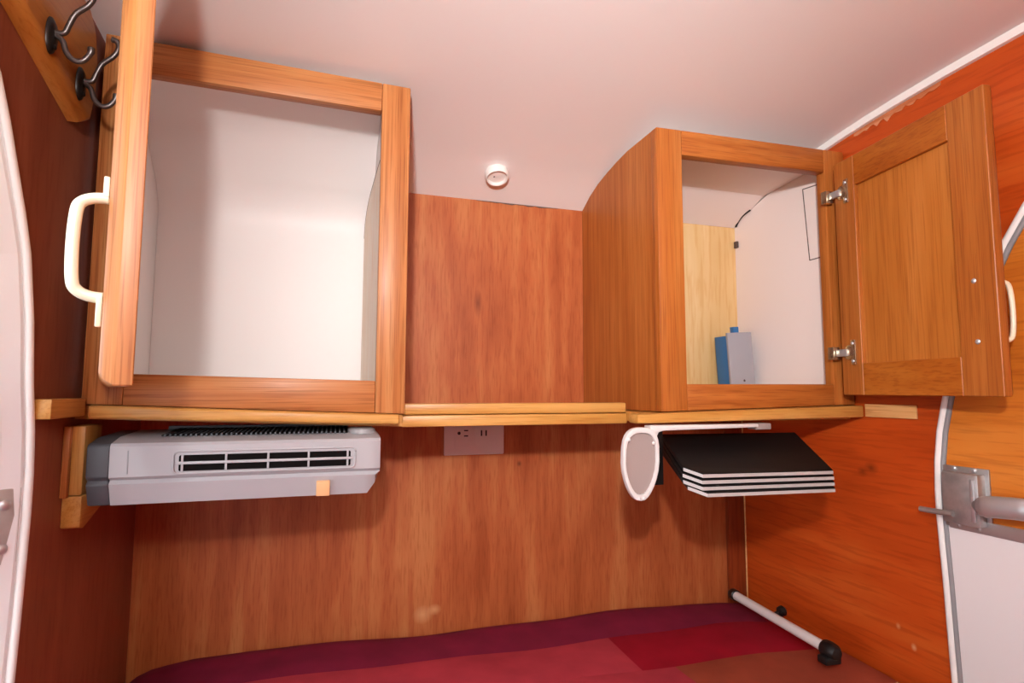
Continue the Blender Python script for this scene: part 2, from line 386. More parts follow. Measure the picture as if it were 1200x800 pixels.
# lever handle
obj('lever', tube(smoothpath([(W-.022, -.514, .540), (W-.030, -.528, .541), (W-.033, -.545, .544), (W-.032, -.575, .547), (W-.028, -.61, .548)], 6), [.006]*3+[.009]*2+[.0125]*3+[.0145]*12+[.012]*4+[.008], 14, flat=.5), 'aluminium', lt, smooth=True, label='brushed metal lever handle')

# ------------------------------------------------------------------ shelf along the back wall
sh = thing('wall_shelf', (.6, -.13, .66), 'long varnished pine shelf spanning the trailer below both cabinets', 'shelf')
def zl(x): return .6805-(x-.02)*.0395            # left length rises towards the left wall
obj('shelf_board', hexa([(.002, -.262, zl(.002)-.018), (.404, -.262, zl(.404)-.018), (.404, -.001, zl(.404)-.018), (.002, -.001, zl(.002)-.018),
     (.002, -.262, zl(.002)-.001), (.404, -.262, zl(.404)-.001), (.404, -.001, zl(.404)-.001), (.002, -.001, zl(.002)-.001)]), 'pine_X', sh)
bmn = hexa([(.022, -.283, zl(.022)-.0165), (.398, -.283, zl(.398)-.0145), (.398, -.2625, zl(.398)-.0145), (.022, -.2625, zl(.022)-.0165),
      (.022, -.283, zl(.022)), (.398, -.283, zl(.398)), (.398, -.2625, zl(.398)), (.022, -.2625, zl(.022))])
obj('nosing', bmn, 'pine_X', sh, bevel=.004, seg=3)
obj('shelf_board', box(.4045, .776, -.226, -.001, .650, .665), 'pine_X', sh)
obj('nosing', box(.4045, .776, -.246, -.2265, .6635, .680), 'pine_X', sh, bevel=.002)
obj('nosing', box(.4045, .776, -.249, -.2265, .6455, .6625), 'pine_X', sh, bevel=.002)
obj('shelf_board', box(.7765, W-.002, -.300, -.013, .650, .665), 'pine_X', sh)
obj('nosing', hexa([(.750, -.330, .650), (1.196, -.330, .655), (1.196, -.3005, .655), (.750, -.3005, .650),
     (.750, -.330, .664), (1.196, -.330, .6755), (1.196, -.3005, .6755), (.750, -.3005, .664)]), 'pine_X', sh, bevel=.0025)
cl = tag(obj('wall_cleat', box(.0005, .0205, -.372, -.284, .6675, .689), 'pine_Y', loc=(.01, -.34, .6675), bevel=.0015), 'short square pine strip at the shelf end beside the open doorway', 'cleat')
cl = tag(obj('wall_cleat', box(W-.004, W-.0005, -.424, -.332, .656, .678), 'ply_raw', loc=(W, -.37, .656), bevel=.0008), 'pale raw wood patch at the shelf end on the wall with the latched door', 'cleat')
bk = thing('shelf_bracket', (.011, -.26, .53), 'pine bracket under the shelf end beside the dark end of the grey heater', 'bracket')
obj('upright', box(.0005, .0200, -.278, -.225, .572, .655), 'pine_Z', bk, bevel=.002)
obj('upright_facing', box(.0005, .0075, -.287, -.2785, .570, .655), 'oak_Z', bk, bevel=.001)
obj('corbel', prism([(.0005, -.280, .534), (.0005, -.268, .531), (.0005, -.140, .5715), (.0005, -.280, .5715)], (.0205, 0, 0)), 'pine_Y', bk, bevel=.002)

# ------------------------------------------------------------------ left wall cabinet
YLF = -.27
c1 = thing('wall_cabinet', (.207, -.14, .685), 'oak wall cabinet with an empty white-lined inside and cream-handled open door', 'cabinet', 'oak wall cabinets')
XL0, XL1, OL0, OL1 = .010, .406, .054, .3645
def zt(x): return 1.164-(x-.01)*.021
def zb_(x): return zl(x)+.0005
def stile(c, x0, x1, yf, z0a, z0b, z1a, z1b, mat, t=.019):
    return obj('stile', hexa([(x0, yf, z0a), (x1, yf, z0b), (x1, yf+t, z0b), (x0, yf+t, z0a), (x0, yf, z1a), (x1, yf, z1b), (x1, yf+t, z1b), (x0, yf+t, z1a)]), mat, c, bevel=.0015)
stile(c1, XL0, OL0, YLF, zb_(XL0), zb_(OL0), zt(XL0), zt(OL0), 'oak_Z')
stile(c1, OL1, XL1, YLF, zb_(OL1), zb_(XL1), zt(OL1), zt(XL1), 'oak_Z')
def rail(c, x0, x1, yf, a0, b0, a1, b1, mat, t=.0188):
    return obj('rail', hexa([(x0, yf+.0002, a0), (x1, yf+.0002, b0), (x1, yf+t, b0), (x0, yf+t, a0), (x0, yf+.0002, a1), (x1, yf+.0002, b1), (x1, yf+t, b1), (x0, yf+t, a1)]), mat, c, bevel=.0015)
rail(c1, OL0+.0003, OL1-.0003, YLF, 1.119, 1.1135, zt(OL0), zt(OL1), 'oak_X')
rail(c1, OL0+.0003, OL1-.0003, YLF, zb_(OL0), zb_(OL1), .7195, .713, 'oak_X')
def sidepanel(name, x0, x1, y0, y1, z0, d, mat, c, zmax=9):
    yy = [y0]+[y for y in ys if y0 < y < y1]+[y1]
    pts = [(x0, y, min(zceil(y)-d, zmax)) for y in yy]+[(x0, y1, z0), (x0, y0, z0)]
    return obj(name, prism(pts, (x1-x0, 0, 0)), mat, c)
sidepanel('side_panel', .388, .4055, -.2508, -.001, .6665, .004, 'oak_Z', c1, 1.153)
sidepanel('side_lining', .3690, .3735, -.2508, -.008, .7, .006, 'white_liner', c1)
sidepanel('side_lining', .004, .010, -.2508, -.008, .7, .006, 'white_liner', c1)
def slx(y): return .3540+(-y-.0145)/.2355*.0105
cc = smoothpath([(0, -.0145, .985), (0, -.030, 1.012), (0, -.08, 1.032), (0, -.15, 1.040), (0, -.2500, 1.045)], 5)
sp = [(p.y, p.z) for p in cc]+[(-.2505, .7005), (-.0145, .7005)]
bm = bmesh.new(); va = [bm.verts.new((slx(y), y, z)) for y, z in sp]; vb = [bm.verts.new((slx(y)+.0036, y, z)) for y, z in sp]
bm.faces.new(va); bm.faces.new(list(reversed(vb)))
for k in range(len(sp)): bm.faces.new((va[k], va[(k+1) % len(sp)], vb[(k+1) % len(sp)], vb[k]))
obj('side_lining', bm, 'ply_cream', c1, label='cream plywood side with a rounded top')
obj('side_lining_shade', tube([(slx(p.y)+.0008, p.y, p.z) for p in cc], .0014, 6), 'dark_line', c1)  # dark tube paints in the gap's shade along the rounded top
# white back lining bends forward under the ceiling
yy = [-.248]+[y for y in ys if -.248 < y < -.05]
prof = [(-.010, .70), (-.010, .95)]
for k in range(9):
    a = k/8*math.radians(62); prof.append((-.010-.085*(1-math.cos(a)), .99+.085*math.sin(a)*1.05))
prof += [(y, zceil(y)-.012) for y in (-.10, -.14, -.18, -.22, -.249)]
prof = [p for i, p in enumerate(prof) if i < 2 or p[1] <= zceil(p[0])-.0115]
ln = [(.0104, y, z) for y, z in prof]+[(.0104, y+.004, z+.004 if i > 3 else z) for i, (y, z) in reversed(list(enumerate(prof)))]
obj('back_lining', prism(ln, (.3580, 0, 0)), 'white_liner', c1, smooth='auto', label='smooth white lining of the cabinet back')
obj('bottom_panel', box(.0108, .365, -.2508, -.0145, .694, .700), 'white_liner', c1)

# a framed door built in its own plane: origin o at hinge/bottom/outer face, d along width, n from outer to inner face
def framed_door(cab, o, d, n, wdt, h, t, sw0, sw1, rb, rtop, mats, panel_in, chamfer, label, slope=0):
    o = Vector(o); d = Vector(d).normalized(); n = Vector(n).normalized(); Z = Vector((0, 0, 1))
    def P(u, v, q): return o+d*u+Z*v+n*q
    def slab(u0, u1, v0, v1, q0, q1, ch=()):
        """ch: set of sides ('u0','u1','v0','v1') whose OUTER (q0) edge is chamfered"""
        a = chamfer; iu0 = a if 'u0' in ch else 0; iu1 = a if 'u1' in ch else 0; iv0 = a if 'v0' in ch else 0; iv1 = a if 'v1' in ch else 0
        q = q0+(.009 if ch else 0); bm = bmesh.new()
        rings = []
        if ch:
            rings.append([P(u0+iu0, v0+iv0, q0), P(u1-iu1, v0+iv0, q0), P(u1-iu1, v1-iv1, q0), P(u0+iu0, v1-iv1, q0)])
            rings.append([P(u0+iu0*.45, v0+iv0*.45, q0+.003), P(u1-iu1*.45, v0+iv0*.45, q0+.003), P(u1-iu1*.45, v1-iv1*.45, q0+.003), P(u0+iu0*.45, v1-iv1*.45, q0+.003)])
        rings.append([P(u0, v0, q), P(u1, v0, q), P(u1, v1, q), P(u0, v1, q)])
        rings.append([P(u0, v0, q1), P(u1, v0, q1), P(u1, v1, q1), P(u0, v1, q1)])
        rv = [[bm.verts.new(p) for p in r] for r in rings]
        for r0, r1 in zip(rv, rv[1:]):
            for k in range(4): bm.faces.new((r0[k], r0[(k+1) % 4], r1[(k+1) % 4], r1[k]))
        bm.faces.new(list(reversed(rv[0]))); bm.faces.new(rv[-1]); return bm
    dm, sm, rm = mats
    door = obj('door', slab(sw0-.004, wdt-sw1+.004, rb-.004, h-rtop+.004, t*.35, t-panel_in), dm, cab, label=label)
    e = .0003
    obj('door_stile', slab(0, sw0-e, 0, h, 0, t, ('u0', 'v0', 'v1')), sm, door, bevel=.0008, seg=1)
    obj('door_stile', slab(wdt-sw1+e, wdt, 0, h, 0, t, ('u1', 'v0', 'v1')), sm, door, bevel=.0008, seg=1)
    obj('door_rail', slab(sw0, wdt-sw1, 0, rb, 0, t, ('v0',)), rm, door, bevel=.0008, seg=1)
    obj('door_rail', slab(sw0, wdt-sw1, h-rtop, h, 0, t, ('v1',)), rm, door, bevel=.0008, seg=1)
    return door, P
ho = Vector((.0305, -.2785)); fo = Vector((.1455, -.620)); dd = (fo-ho).normalized()
dl, PL = framed_door(c1, (ho.x, ho.y, .7025), (dd.x, dd.y, 0), (-dd.y, dd.x, 0), (fo-ho).length, .425, .0215, .055, .055, .055, .055,
                     ('oakpanel', 'oak_Z', 'oak_Y'), .007, .010, 'framed oak door swung open')
u = (fo-ho).length-.018
hd = obj('handle', tube(smoothpath([PL(u, .066, 0), PL(u-.001, .067, -.009), PL(u-.001, .071, -.0165), PL(u, .079, -.0195), PL(u, .105, -.0205), PL(u, .130, -.0195), PL(u-.001, .138, -.0165), PL(u-.001, .142, -.009), PL(u, .143, 0)], 5), [.0045]+[.0042]*39+[.0045], 10, flat=1.25), 'cream_plastic', dl, smooth=True, label='cream plastic pull handle')
for v0, v1 in ((.066, .044), (.143, .160)):
    pts = [PL(u-.006, v0, -.0002), PL(u, v0-(.008 if v1 < v0 else -.008)*-1, -.0002), PL(u+.006, v0, -.0002), PL(u+.003, v1, -.0002), PL(u-.003, v1, -.0002)]
    pts = [PL(u-.006, v0, -.0002), PL(u+.006, v0, -.0002), PL(u+.002, v1, -.0002), PL(u-.002, v1, -.0002)]
    obj('handle_tip', prism(pts, Vector((dd.y, -dd.x, 0))*.004), 'cream_plastic', hd, bevel=.001)
for v in (.06, .36):
    obj('hinge', hexa([PL(.002, v, .0217), PL(.022, v, .0217), PL(.022, v, .0247), PL(.002, v, .0247), PL(.002, v+.045, .0217), PL(.022, v+.045, .0217), PL(.022, v+.045, .0247), PL(.002, v+.045, .0247)]), 'nickel', dl, bevel=.0008)

# ------------------------------------------------------------------ right wall cabinet
c2 = thing('wall_cabinet', (1.0, -.15, .668), 'oak wall cabinet holding a small grey and blue box, open door showing two hinges', 'cabinet', 'oak wall cabinets')
XR0, XR1, QR0, QR1 = .809, 1.1965, .8565, 1.152
def yr(x): return -.302-(x-.809)*.028
def zb2(x): return .6645+(x-.75)*.0257+.0005
def piece(name, x0, x1, a0, b0, a1, b1, mat, ins=0):
    return obj(name, hexa([(x0, yr(x0)+ins, a0), (x1, yr(x1)+ins, b0), (x1, yr(x1)+.019, b0), (x0, yr(x0)+.019, a0), (x0, yr(x0)+ins, a1), (x1, yr(x1)+ins, b1), (x1, yr(x1)+.019, b1), (x0, yr(x0)+.019, a1)]), mat, c2, bevel=.0015)
piece('stile', XR0, QR0, zb2(XR0), zb2(QR0), 1.139, 1.1395, 'oakr_Z')
piece('stile', QR1, XR1, zb2(QR1), zb2(XR1), 1.1415, 1.1420, 'oakr_Z')
piece('rail', QR0+.0003, QR1-.0003, 1.0965, 1.0985, 1.1395, 1.1415, 'oakr_X', .0002)
piece('rail', QR0+.0003, QR1-.0003, zb2(QR0), zb2(QR1), .711, .7125, 'oakr_X', .0002)
yy = [-.2825]+[y for y in ys if -.2825 < y < -.0012]+[-.0012]
tops = [(.8100, y, min(zceil(y)-.0015-.024*min(1, max(0, (-y-.05)/.2)), 1.1388)) for y in yy]
obj('side_panel', prism(tops+[(.8100, -.0012, .6665), (.8100, -.2825, .6665)], (.016, 0, 0)), 'oakr_Z', c2, label='flat oak side with a curved top edge')
obj('back_lining', box(.8265, 1.1945, -.0165, -.0125, .672, 1.085), 'ply_pale', c2, label='pale raw plywood back')
sidepanel('side_lining', 1.1915, 1.1965, -.288, -.017, .672, .016, 'white_wallboard', c2, 1.132)
cp = [(-.2835, 1.1335), (-.115, 1.1240), (-.018, 1.0790)]
obj('ceiling_lining', prism([(.8265, y, z) for y, z in cp]+[(.8265, y, z+.003) for y, z in reversed(cp)], (.364, 0, 0)), 'white_wallboard', c2)
obj('bottom_panel', box(.8265, 1.191, -.282, -.017, .6795, .686), 'ply_pale', c2)
# pencilled hatch outline on the white side lining and a stub of cable
for a, b in (((-.221, 1.102), (-.231, .956)), ((-.231, .956), (-.272, .956)), ((-.221, 1.102), (-.272, 1.098))):
    d2 = Vector((b[0]-a[0], b[1]-a[1])).normalized(); nn = Vector((-d2.y, d2.x))*.0009
    obj('cut_line', prism([(1.1915, a[0]+nn.x, a[1]+nn.y), (1.1915, b[0]+nn.x, b[1]+nn.y), (1.1915, b[0]-nn.x, b[1]-nn.y), (1.1915, a[0]-nn.x, a[1]-nn.y)], (-.0006, 0, 0)), 'dark_line', c2)
obj('cable_stub', tube(smoothpath([(1.188, -.075, 1.105), (1.184, -.055, 1.097), (1.187, -.035, 1.088), (1.1885, -.025, 1.080)], 5), .0022, 8), 'black_rubber', c2, smooth=True)
obj('cable_clip', box(1.185, 1.1912, -.030, -.020, 1.030, 1.045), 'dark_line', c2, bevel=.001)
ho = Vector((1.151, -.3315)); fo = Vector((1.1105, -.6040)); dd2 = (fo-ho).normalized()
inner = Vector((dd2.y, -dd2.x)).normalized()           # towards -X: the inside face
if inner.x > 0: inner = -inner
t = .020; oo = ho-inner*t; wd = (fo-ho).length
d_r, PR = framed_door(c2, (oo.x, oo.y, .694), (dd2.x, dd2.y, 0), (inner.x, inner.y, 0), wd, .409, t, .046, .055, .053, .052,
                      ('oakpanel', 'oakr_Z', 'oak_rail'), .007, .008, 'framed oak door, flat panel facing into the trailer')
for v in (.0715, .1525):
    obj('screw_head', lathe([(0, .002), (.0025, .0016), (.0036, 0)], PR(wd-.030, v, t), (inner.x, inner.y, 0), 12), 'aluminium', d_r, smooth=True)
u = wd-.022
obj('handle', tube(smoothpath([PR(u, .0715, 0), PR(u, .073, -.015), PR(u, .080, -.025), PR(u, .112, -.028), PR(u, .144, -.025), PR(u, .151, -.015), PR(u, .1525, 0)], 5), .0032, 8), 'cream_plastic', d_r, smooth=True, label='cream plastic pull handle')
for v in (.072, .352):
    hz = .694+v
    pl = obj('hinge', hexa([PR(.024, v-.021, t+.0002), PR(.034, v-.021, t+.0002), PR(.034, v-.021, t+.003), PR(.024, v-.021, t+.003), PR(.024, v+.021, t+.0002), PR(.034, v+.021, t+.0002), PR(.034, v+.021, t+.003), PR(.024, v+.021, t+.003)]), 'nickel', d_r, bevel=.0008, label='nickel cup hinge')
    obj('hinge_cup', lathe([(0, .004), (.010, .004), (.0125, .0025), (.0125, 0)], PR(.020, v, t+.0002), (inner.x, inner.y, 0), 18), 'nickel', pl, smooth='auto')
    obj('hinge_arm', hexa([PR(.020, v-.006, t+.003), PR(-.002, v-.006, t+.004), PR(-.002, v-.006, t+.010), PR(.020, v-.006, t+.008), PR(.020, v+.006, t+.003), PR(-.002, v+.006, t+.004), PR(-.002, v+.006, t+.010), PR(.020, v+.006, t+.008)]), 'aluminium', pl, bevel=.001)
    obj('hinge_base', box(1.1365, 1.1512, -.3275, -.3155, hz-.011, hz+.011), 'nickel', pl, bevel=.001)
    for dv in (-.015, .015):
        obj('screw', lathe([(0, .002), (.0022, .0016), (.003, 0)], PR(.029, v+dv, t+.003), (inner.x, inner.y, 0), 10), 'aluminium', pl, smooth=True)

# ------------------------------------------------------------------ small box inside the right cabinet
tilt = math.radians(-4)
bx = thing('storage_box', (1.146, -.08, .686), 'small upright box with grey front and bright blue sides standing inside a wall cabinet', 'box')
def tl(bm):
    bmesh.ops.rotate(bm, verts=bm.verts, cent=(1.176, -.08, .686), matrix=Matrix.Rotation(math.radians(3.5), 3, 'Y').inverted()); 
    mz = min(v.co.z for v in bm.verts); return bm
obj('body', tl(box(1.118, 1.176, -.080, -.040, .6870, .822)), 'blue_plastic', bx, bevel=.0015)
obj('front_cover', tl(box(1.116, 1.178, -.087, -.0803, .6870, .828)), 'grey_card', bx, bevel=.0015)
obj('tab', tl(box(1.146, 1.160, -.070, -.058, .8222, .842)), 'blue_plastic', bx, bevel=.001)
obj('button', tl(lathe([(0, .0012), (.002, .001), (.0026, 0)], (1.150, -.087, .724), (0, -1, 0), 12)), 'dark_line', bx, smooth=True)

# ------------------------------------------------------------------ heater under the left shelf
ht = thing('wall_heater', (.21, -.24, .56), 'silver grey slim electric heater with slotted vent under the shelf', 'heater')
XH0, XH1 = .054, .371
def sec(x, k=0):    # cross-section (y,z)
    return [(x, -.19, .6440), (x, -.270, .6405), (x, -.2985, .6345), (x, -.3012, .6310), (x, -.3005, .5945), (x, -.2950, .5905), (x, -.2985, .5860), (x, -.289, .560), (x, -.19, .560)]
bm = bmesh.new(); st = [(XH0, 0), (XH1-.022, 0), (XH1-.016, 1), (XH1-.006, 2), (XH1, 3)]
secs = []
for x, k in st:
    s = sec(x)
    if k: # right end: bottom corner slants inward
        s = [(px, py, max(pz, {1: .560, 2: .574, 3: .590}[k])) for px, py, pz in s]
        if k == 3: s = [(px, py+.003 if py < -.25 else py, min(pz, .637)) for px, py, pz in s]
    secs.append([bm.verts.new(p) for p in s])
for a, b in zip(secs, secs[1:]):
    for k in range(9): bm.faces.new((a[k], a[(k+1) % 9], b[(k+1) % 9], b[k]))
bm.faces.new(list(reversed(secs[0]))); bm.faces.new(secs[-1])
bmesh.ops.remove_doubles(bm, verts=bm.verts, dist=.0001)
obj('casing', bm, 'grey_plastic', ht, smooth='auto')
obj('end_cap', prism([(XH0-.024, y, z) for _, y, z in sec(0)], (.0235, 0, 0)), 'charcoal_plastic', ht, bevel=.002, label='charcoal end cap')
# top intake grille: dark tray with ribs
tg = obj('top_grille', hexa([(.10, -.272, .6405), (.328, -.272, .6405), (.328, -.2, .6430), (.10, -.2, .6430), (.10, -.272, .6420), (.328, -.272, .6420), (.328, -.2, .6448), (.10, -.2, .6448)]), 'vent_dark', ht)
for i in range(38):
    x = .104+i*.0059; obj('rib', hexa([(x, -.276, .6400), (x+.002, -.276, .6400), (x+.002, -.2, .6440), (x, -.2, .6440), (x, -.276, .6432), (x+.002, -.276, .6432), (x+.002, -.2, .6462), (x, -.2, .6462)]), 'charcoal_plastic', tg)
kb = obj('dial', lathe([(.0, .008), (.015, .008), (.0185, .006), (.0195, 0), (0, 0)], (.347, -.262, .6390), (0, 0, 1), 28), 'grey_plastic_dark', ht, smooth='auto', label='round grey dial')
# vent: raised rounded frame, dark recess, louvre rows and dividers
def rrect(x0, x1, z0, z1, rad, y, n=5):
    out = []
    for cx_, cz_, a0 in ((x1-rad, z1-rad, 0), (x0+rad, z1-rad, 90), (x0+rad, z0+rad, 180), (x1-rad, z0+rad, 270)):
        for k in range(n+1):
            a = math.radians(a0+90*k/n); out.append((cx_+rad*math.cos(a), y, cz_+rad*math.sin(a)))
    return out
VX0, VX1, VZ0, VZ1 = .122, .338, .5945, .6235
vf = obj('vent_frame', None or tube(rrect(VX0, VX1, VZ0+.002, VZ1, .006, -.3014)+[rrect(VX0, VX1, VZ0+.002, VZ1, .006, -.3014)[0]], .0013, 6), 'grey_plastic', ht, smooth=True)
vr = obj('vent_recess', prism(rrect(VX0+.006, VX1-.006, .5995, .6190, .002, -.3016), (0, .0014, 0)), 'vent_dark', ht)
obj('louvre', box(VX0+.004, VX1-.004, -.3040, -.3004, .6078, .6112), 'grey_plastic', vr, bevel=.0006)
for i in range(5):
    x = VX0+.010+(VX1-VX0-.020)*i/4; obj('divider', box(x-.0012, x+.0012, -.3034, -.3004, .5995, .6190), 'grey_plastic', vr)
obj('groove', box(.0725, .0738, -.3016, -.3004, .598, .626), 'grey_plastic_dark', ht)
obj('switch', prism([(.2895, -.2965, .5600), (.3065, -.2965, .5600), (.3065, -.3035, .5805), (.2895, -.3035, .5805)], (0, .016, 0)), 'beige_plastic', ht, bevel=.001, label='beige square switch')
obj('mount', box(.09, .33, -.1985, -.185, .6442, .649), 'charcoal_plastic', ht)

# ------------------------------------------------------------------ holder and black boards under the right shelf
hs = thing('shelf_holder', (.748, -.32, .54), 'white oval-ended plastic holder with grey centre hanging under the shelf', 'holder')
def oval(y, sc=1.0, dz=0):
    pts = []
    for k in range(28):
        a = 2*math.pi*k/28; s = math.sin(a); c = math.cos(a)
        z = .594+(.0515 if s > 0 else .0560)*math.copysign(abs(s)**(.55 if s > 0 else .95), s)*sc
        wv = .0305*(1 if s > -.0 else 1-.30*abs(s)**1.5); x = .7465-.004*(.594-z)/.05*-1*0+math.copysign(abs(c)**.75, c)*wv*sc+(z-.594)*.03
        pts.append((x, y, z+dz))
    return pts
bm = bmesh.new(); A = oval(-.345); B = oval(-.345, .84); C_ = oval(-.339, .84); D_ = oval(-.335, 1.0)
def lo(p): return [bm.verts.new(q) for q in p]
r0, r1, r2, r3 = lo(D_), lo(A), lo(B), lo(C_)
for a, b in ((r0, r1), (r1, r2), (r2, r3), (r3, r0)):
    for k in range(28): bm.faces.new((a[k], a[(k+1) % 28], b[(k+1) % 28], b[k]))
obj('rim', bm, 'holder_white', hs, bevel=.0012)
obj('centre_pad', prism(oval(-.3405, .85), (0, .005, 0)), 'holder_grey', hs, label='taupe grey centre pad')
obj('arm', prism([(.7745, -.340, .628), (.7800, -.340, .6375), (.7890, -.340, .6395), (.9630, -.340, .6420), (.9630, -.340, .6475), (.766, -.340, .6475), (.766, -.340, .636)], (0, .02, 0)), 'holder_white', hs, bevel=.0015)
obj('arm_end', box(.9635, .995, -.332, -.312, .6375, .6475), 'holder_grey', hs, bevel=.0015)
for p in ((.726, .628), (.767, .622), (.7415, .5415), (.749, .5415)):
    obj('rivet', lathe([(0, .002), (.002, .0015), (.0028, 0)], (p[0], -.345, p[1]), (0, -1, 0), 10), 'holder_white', hs, smooth=True)
# added black plate: fills in the stack's shadowed side beside the oval end
obj('fill_plate', prism([(.790, -.334, .558), (.790, -.334, .639), (.775, -.334, .639), (.771, -.334, .558)], (0, .012, 0)), 'black_board', hs, bevel=.001, label='black plate filling in the shadowed side of the stack')
labs = ['topmost glossy black board of the stack under the shelf', 'second glossy black board down in the stack under the shelf', 'third glossy black board down in the stack under the shelf', 'lowest glossy black board of the stack under the shelf']
for i in range(4):
    off = -.0083*i; fy = (-.416, -.417, -.4195, -.424)[i]; xl_ = (.789, .787, .786, .790)[i]; xr_ = (1.031, 1.031, 1.029, 1.025)[i]
    b = thing('black_board', (.93, -.35, .585+off), labs[i], 'board', 'stacked black boards')
    # front edge hangs lower than the back edge; the front-left corner is cut off
    cs = [(xl_+.012, fy, .5855), (xr_, fy, .5815), (1.082, -.290, .6280), (.815, -.290, .6300), (xl_-.004, fy+.022, .5925)]
    def bd(a, c, e=0):
        bm = bmesh.new(); va = [bm.verts.new((x, y+e, z+off+a)) for x, y, z in cs]; vb = [bm.verts.new((x, y+e, z+off+c)) for x, y, z in cs]
        bm.faces.new(list(reversed(va))); bm.faces.new(vb)
        for k in range(5): bm.faces.new((va[k], va[(k+1) % 5], vb[(k+1) % 5], vb[k]))
        return bm
    obj('core', bd(-.0060, -.0011, .0012), 'black_board', b)
    bm = bmesh.new(); loop_ = [(x, y, z+off) for x, y, z in (cs[4], cs[0], cs[1])]; q_ = [[bm.verts.new((x, y+dy, z+dz)) for dy, dz in ((0, -.0058), (0, -.0012), (.0011, -.0012), (.0011, -.0058))] for x, y, z in loop_]
    for a_, b_ in zip(q_, q_[1:]):
        for k in range(4): bm.faces.new((a_[k], a_[(k+1) % 4], b_[(k+1) % 4], b_[k]))
    bm.faces.new(q_[0]); bm.faces.new(list(reversed(q_[-1])))
    obj('edge_band', bm, 'board_edge', b, label='pale grey front edge band')
    obj('face', bd(-.0010, 0, .0004), 'black_board', b, label='black laminate face')

# ------------------------------------------------------------------ outlet, ceiling light, hooks, rod
ol = thing('power_outlet', (.574, -.003, .573), 'pale plastic power outlet plate mounted sideways on the back wall under the shelf', 'outlet')
obj('plate', box(.5135, .6345, -.0055, -.0005, .574, .6445), 'outlet_plastic', ol, bevel=.0025)
rc = obj('receptacle', box(.5335, .5715, -.0068, -.0052, .590, .630), 'outlet_plastic', ol, bevel=.002)
obj('ground_hole', lathe([(0, .0006), (.0032, .0006), (.0032, 0)], (.5425, -.0068, .6165), (0, -1, 0), 14), 'dark_slot', rc)
for z in (.6215, .6110): obj('slot', box(.5525, .5605, -.0074, -.0066, z-.0012, z+.0012), 'dark_slot', rc)
rc = obj('receptacle', box(.5765, .6145, -.0068, -.0052, .590, .630), 'outlet_plastic', ol, bevel=.002)
for x in (.5875, .5970): obj('slot', box(x-.0014, x+.0014, -.0074, -.0066, .6105, .6215), 'dark_slot', rc)

ny = -.072; sl = (zceil(-.08)-zceil(-.04))/-.04; nrm = Vector((0, sl, -1)).normalized(); 
pk = thing('ceiling_puck', (.597, ny, zceil(ny)), 'small round white puck light on the curved ceiling above the back wall', 'light')
po_ = Vector((.597, ny, zceil(ny)))+nrm*.0004
obj('rim', lathe([(.0225, 0), (.0235, .004), (.0225, .013), (.0205, .0155), (.0185, .0145), (.0175, .009)], po_, nrm, 40), 'lens_white', pk, smooth='auto')
obj('lens', lathe([(.0178, .0088), (.012, .0098), (0, .0102)], po_, nrm, 40), 'lens_white', pk, smooth=True)
obj('sensor_dot', lathe([(0, .0012), (.0018, .001), (.0022, 0)], po_+nrm*.0100+Vector((-.005, .002, 0)), nrm, 12), 'dark_line', pk, smooth=True)

hb = thing('hook_board', (.009, -.45, 1.05), 'varnished wooden coat hook board on the wall near the ceiling above the doorway', 'hook rail')
out = [(-.334, 1.013), (-.312, 1.025), (-.302, 1.060), (-.302, 1.105), (-.314, 1.140), (-.335, 1.158), (-.40, 1.166), (-.50, 1.172), (-.62, 1.178), (-.62, 1.100), (-.47, 1.057)]
oi = inset(out, .008)
bm = bmesh.new(); a = [bm.verts.new((.0005, *p)) for p in out]; b = [bm.verts.new((.010, *p)) for p in out]; m_ = [bm.verts.new((.015, *p)) for p in inset(out, .003)]; c = [bm.verts.new((.0175, *p)) for p in oi]
n = len(out)
for q, s_ in ((a, b), (b, m_), (m_, c)):
    for i in range(n): bm.faces.new((q[i], q[(i+1) % n], s_[(i+1) % n], s_[i]))
bm.faces.new(list(reversed(a))); bm.faces.new(c)
obj('board', bm, 'pine_hook', hb, smooth='auto')
def coat_hook(y, z, label):
    h = thing('coat_hook', (.018, y, z), label, 'hook', 'coat hooks')
    bp_ = bmesh.new(); bp_ = lathe([(0, .005), (.007, .0045), (.010, .002), (.0105, 0)], (.0178, y, z), (1, 0, 0), 20, bp_)
    for v in bp_.verts: v.co.z = z+(v.co.z-z)*1.9
    obj('base_plate', bp_, 'black_iron', h, smooth=True)
    obj('upper_prong', tube(smoothpath([(.021, y, z+.004), (.030, y, z+.005), (.034, y-.001, z+.014), (.040, y-.003, z+.026), (.051, y-.005, z+.036), (.056, y-.006, z+.046), (.054, y-.006, z+.054), (.049, y-.006, z+.056)], 5), [.0028]*30+[.0032]*5+[.0034], 10), 'steel_dark', h, smooth=True)
    obj('lower_prong', tube(smoothpath([(.021, y, z+.002), (.029, y, z-.004), (.033, y, z-.016), (.040, y, z-.023), (.048, y, z-.022), (.054, y, z-.013), (.0545, y, z-.007)], 5), [.0028]*26+[.0034]*5, 10), 'steel_dark', h, smooth=True)
    obj('screw', lathe([(0, .0016), (.0022, .0012), (.003, 0)], (.0226, y, z-.012), (1, 0, 0), 10), 'black_iron', h, smooth=True)
coat_hook(-.427, 1.064, 'dark double coat hook higher up the sloping hook board')
coat_hook(-.354, 1.051, 'dark double coat hook near the lower end of the hook board')

